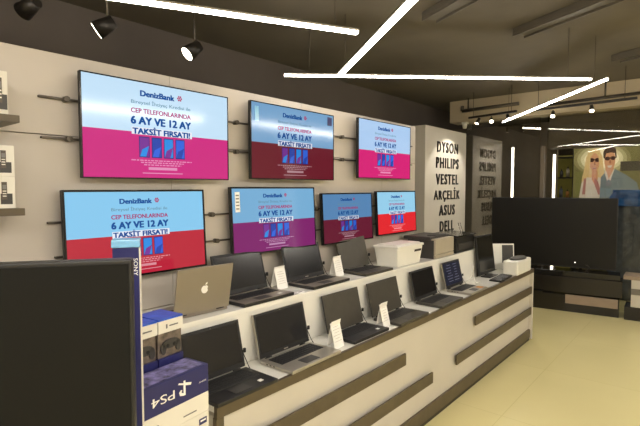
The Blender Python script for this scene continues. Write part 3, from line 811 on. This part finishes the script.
WOMAN = (599, 596, 0.80, 165.5, 160.8, 0.84); MAN = (618.5, 611.5, 0.80, 164.6, 159.6, 0.86)
halo = pm('halo', (226,214,180), 1.1)
for q_, (rx_, rz_, c_) in enumerate(((0.46,0.31,(138,130,86)),(0.40,0.27,(166,158,114)),(0.34,0.22,(200,190,150)),(0.28,0.17,(226,214,180)))):
    p.ell(PX(603), PZ(160), rx_, rz_, -0.0006-0.0001*q_, 0.0, pm('halo%d' % q_, c_, 0.7+0.15*q_), 30)
poly([(576,197),(576,172),(586,172),(586,197)], 0.0014, pm('leaf', (120,118,66)))
poly([(622,172),(622,163),(655,163),(655,172)], 0.0014, pm('leaf2', (70,64,50)))
hair = pm('blond', (214,184,128)); skin = pm('skin', (206,150,112)); lens = pm('lens', (70,42,34)); brown = pm('brown', (70,50,38)); shirt = pm('shirt', (116,128,130)); dress = pm('dress', (214,200,184)); scarf = pm('scarf', (176,120,112)); shade = pm('skin_shade', (168,108,80))
FIG[0] = WOMAN
poly([(599,152),(592,154),(588,162),(586,176),(583,188),(584,206),(613,206),(613,190),(611,176),(609,162),(605,154)], 0.002, hair)
poly([(590,186),(583,192),(580,210),(618,210),(612,192),(606,186)], 0.003, dress)
poly([(596,176),(596,188),(600,194),(604,188),(603,176)], 0.0036, skin)
poly([(600,186),(604,190),(610,206),(605,206),(599,192)], 0.0044, scarf)
poly([(586,187),(589,187),(588,206),(584,206)], 0.0044, scarf)
oval(599, 168, 0.100, 0.205, -0.0052, -0.0044, skin, 24)
oval(595.6, 165.5, 0.050, 0.047, -0.0062, -0.0054, lens, 16); oval(602.6, 165.5, 0.050, 0.047, -0.0062, -0.0054, lens, 16)
poly([(595,164.6),(603,164.6),(603,165.6),(595,165.6)], 0.0064, lens)
poly([(596.5,174.6),(602,174.4),(601,176),(597.5,176)], 0.0064, scarf)
poly([(598.8,167.5),(600.2,167.5),(600.6,171.5),(598.4,171.5)], 0.0060, shade)
poly([(594,156),(590,162),(589.5,180),(592,184),(593.5,170),(594,162),(599,156),(604,161),(605.5,172),(607,184),(609,178),(607.5,161),(603,154),(598,153)], 0.0066, hair)
FIG[0] = MAN
poly([(613,180),(608,186),(607,210),(658,210),(652,192),(640,184),(626,177)], 0.0068, shirt)
poly([(613,172),(614,184),(618,188),(623,182),(624,172)], 0.0072, skin)
poly([(612,180),(616,190),(618,188),(614,178)], 0.0078, dress); poly([(625,176),(620,190),(618,188),(623,178)], 0.0078, dress)
oval(618.5, 167, 0.105, 0.235, -0.0086, -0.0078, skin, 24)
poly([(610.5,164),(610,158),(612,154),(616,151),(622,151),(626,155),(627,164),(625.5,164),(624.5,159),(620,158),(614,159),(612,165)], 0.0090, brown)
oval(615.6, 164.8, 0.050, 0.044, -0.0096, -0.0088, lens, 16); oval(622.4, 164.4, 0.050, 0.044, -0.0096, -0.0088, lens, 16)
poly([(612,163.6),(626,163.2),(626,164.4),(612,164.8)], 0.0100, lens)
poly([(615.5,172.8),(621.8,172.4),(620.5,175),(617,175.2)], 0.0098, dress)
poly([(618.2,166.5),(619.8,166.5),(620.3,170.5),(617.8,170.5)], 0.0094, shade)
p.build('printed_sheet', po)
# posts carrying the lightbox
MB(m_frame).box((PX(622)-0.6, 0.06, 0.7), (0.05,0.04,1.4), m_frame).build('post', po)
MB(m_frame).box((PX(622)+0.6, 0.06, 0.7), (0.05,0.04,1.4), m_frame).build('post', po)

se = empty('shop_shelving', (-2.62,10.3,0), 0, 'lit olive-yellow product shelving beyond the glass, left of the couple poster', 'shelving')
MB(m_yellow).box((0,0.17,1.2), (1.0,0.04,2.4), m_yellow).build('back_panel', se)
for z in (0.35,0.75,1.15,1.55,1.95,2.35): MB(m_frame).box((0,0,z), (1.0,0.32,0.025), m_frame, 0.002).build('shelf', se)
for sx in (-1,1): MB(m_frame).box((sx*0.51,0.02,1.2), (0.03,0.34,2.4), m_frame, 0.002).build('side_panel', se)
cols = [m_paper, m_orange, m_beige, m_greyblue, m_dkgrey]
for r_, z in enumerate((1.5625,1.9625)):
    for i in range(8):
        x = -2.62-0.42+i*0.115; h = random.uniform(0.14,0.24); m_ = cols[(i*3+r_)%5]
        b = MB(m_)
        b.cyl((0,0,0),(0,0,h*0.7),0.032,m_,14); b.cyl((0,0,h*0.7),(0,0,h*0.82),0.032,m_,14,0.012); b.cyl((0,0,h*0.82),(0,0,h),0.013,m_frame,12)
        tag(b.build('bottle', loc=(x,10.24,z)), 'small bottle on the %s shelf of the yellow shelving beyond the glass' % ('middle','upper')[r_], 'bottle', 'bottles on the %s yellow shelf' % ('middle','upper')[r_])
# shelving to the right of and under the poster
se2 = empty('shop_shelving', (0.15,10.6,0), 0, 'tall olive-yellow shelving beyond the glass at the right edge', 'shelving')
MB(m_yellow).box((0,0.17,1.2), (2.6,0.04,2.4), m_yellow).build('back_panel', se2)
for z in (0.3,0.62,0.95,1.28,1.6): MB(m_frame).box((0,0,z), (2.6,0.3,0.025), m_frame, 0.002).build('shelf', se2)
for x in (-1.3,-0.75,-0.2,0.35,0.9,1.3): MB(m_frame).box((x,0.0,1.2), (0.03,0.32,2.4), m_frame, 0.002).build('upright', se2)
# blue wrapped bundle on a grey-blue draped stand
st = empty('draped_stand', (-1.06,8.75,0), R(10), 'grey-blue draped stand with a bright blue film cover beyond the glass', 'display stand')
def drape(name, m, z0, z1, r0, r1, seed, parent):
    rnd = random.Random(seed); b = MB(m); n = 26; L = 9; rings = []
    ph = [rnd.uniform(0,6) for _ in range(4)]
    for j in range(L+1):
        t = j/L; z = z0+(z1-z0)*t; rr = r0+(r1-r0)*t; ring = []
        for i in range(n):
            a = 2*PI*i/n
            r = rr*(1+0.10*math.sin(5*a+ph[0]+t*2)+0.06*math.sin(9*a+ph[1]-t*3)+0.05*math.sin(11*t+ph[2]+a))
            ring.append(b.bm.verts.new((r*math.cos(a)*1.15, r*math.sin(a)*0.7, z)))
        rings.append(ring)
    for j in range(L):
        for i in range(n):
            f = b.bm.faces.new((rings[j][i],rings[j][(i+1)%n],rings[j+1][(i+1)%n],rings[j+1][i])); f.smooth = True
    b.bm.faces.new(rings[0][::-1]); b.bm.faces.new(rings[-1])
    return b.build(name, parent)
drape('drape', m_greyblue, 0.0, 1.50, 0.22, 0.15, 3, st)
drape('blue_cover', m_bluecloth, 1.47, 1.72, 0.22, 0.15, 5, st)

# ------------------------------------------------------------------ lamps and fill light
def area(name, loc, rot, sx, sy, power, col=(1,0.93,0.82)):
    l = bpy.data.lights.new(name, 'AREA'); l.shape = 'RECTANGLE'; l.size = sx; l.size_y = sy; l.energy = power; l.color = col
    o = bpy.data.objects.new(name, l); COL.objects.link(o); o.location = loc; o.rotation_euler = rot; return o
def spl(name, loc, aim, power, ang, blend=0.4, col=(1,0.93,0.82)):
    l = bpy.data.lights.new(name, 'SPOT'); l.energy = power; l.spot_size = ang; l.spot_blend = blend; l.color = col; l.shadow_soft_size = 0.03
    o = bpy.data.objects.new(name, l); COL.objects.link(o); o.location = loc
    o.rotation_euler = (Vector(aim)-Vector(loc)).to_track_quat('-Z','Y').to_euler(); return o
spl('column_spot_lamp', (-2.72,6.98,2.68), (-3.3,6.93,1.5), 34, R(95), 0.25)
spl('aisle_spot_lamp', (-2.42,7.00,2.66), (-1.9,5.2,0.9), 30, R(70), 0.5)
area('corridor_fill', (-1.2,9.3,3.1), (0,0,0), 3.0, 0.6, 26)  # added fill light that brightens the space beyond the glass, no fitting modelled

w = bpy.data.worlds.new('world'); SC.world = w; w.use_nodes = True
w.node_tree.nodes['Background'].inputs[0].default_value = (1.0,0.93,0.82,1)
w.node_tree.nodes['Background'].inputs[1].default_value = 0.05

# ------------------------------------------------------------------ camera
cam = bpy.data.cameras.new('camera'); co = bpy.data.objects.new('camera', cam); COL.objects.link(co)
f = 470.0
cam.sensor_width = 36; cam.lens = 36*f/640.0; cam.clip_start = 0.02
co.location = (0,0,1.75)
co.rotation_euler = (R(90)-math.atan(25/f), 0, R(40.05))
SC.camera = co
SC.view_settings.view_transform = 'Standard'; SC.view_settings.look = 'None'
SC.view_settings.gamma = 1; SC.view_settings.use_curve_mapping = False
SC.view_settings.exposure = 0.36
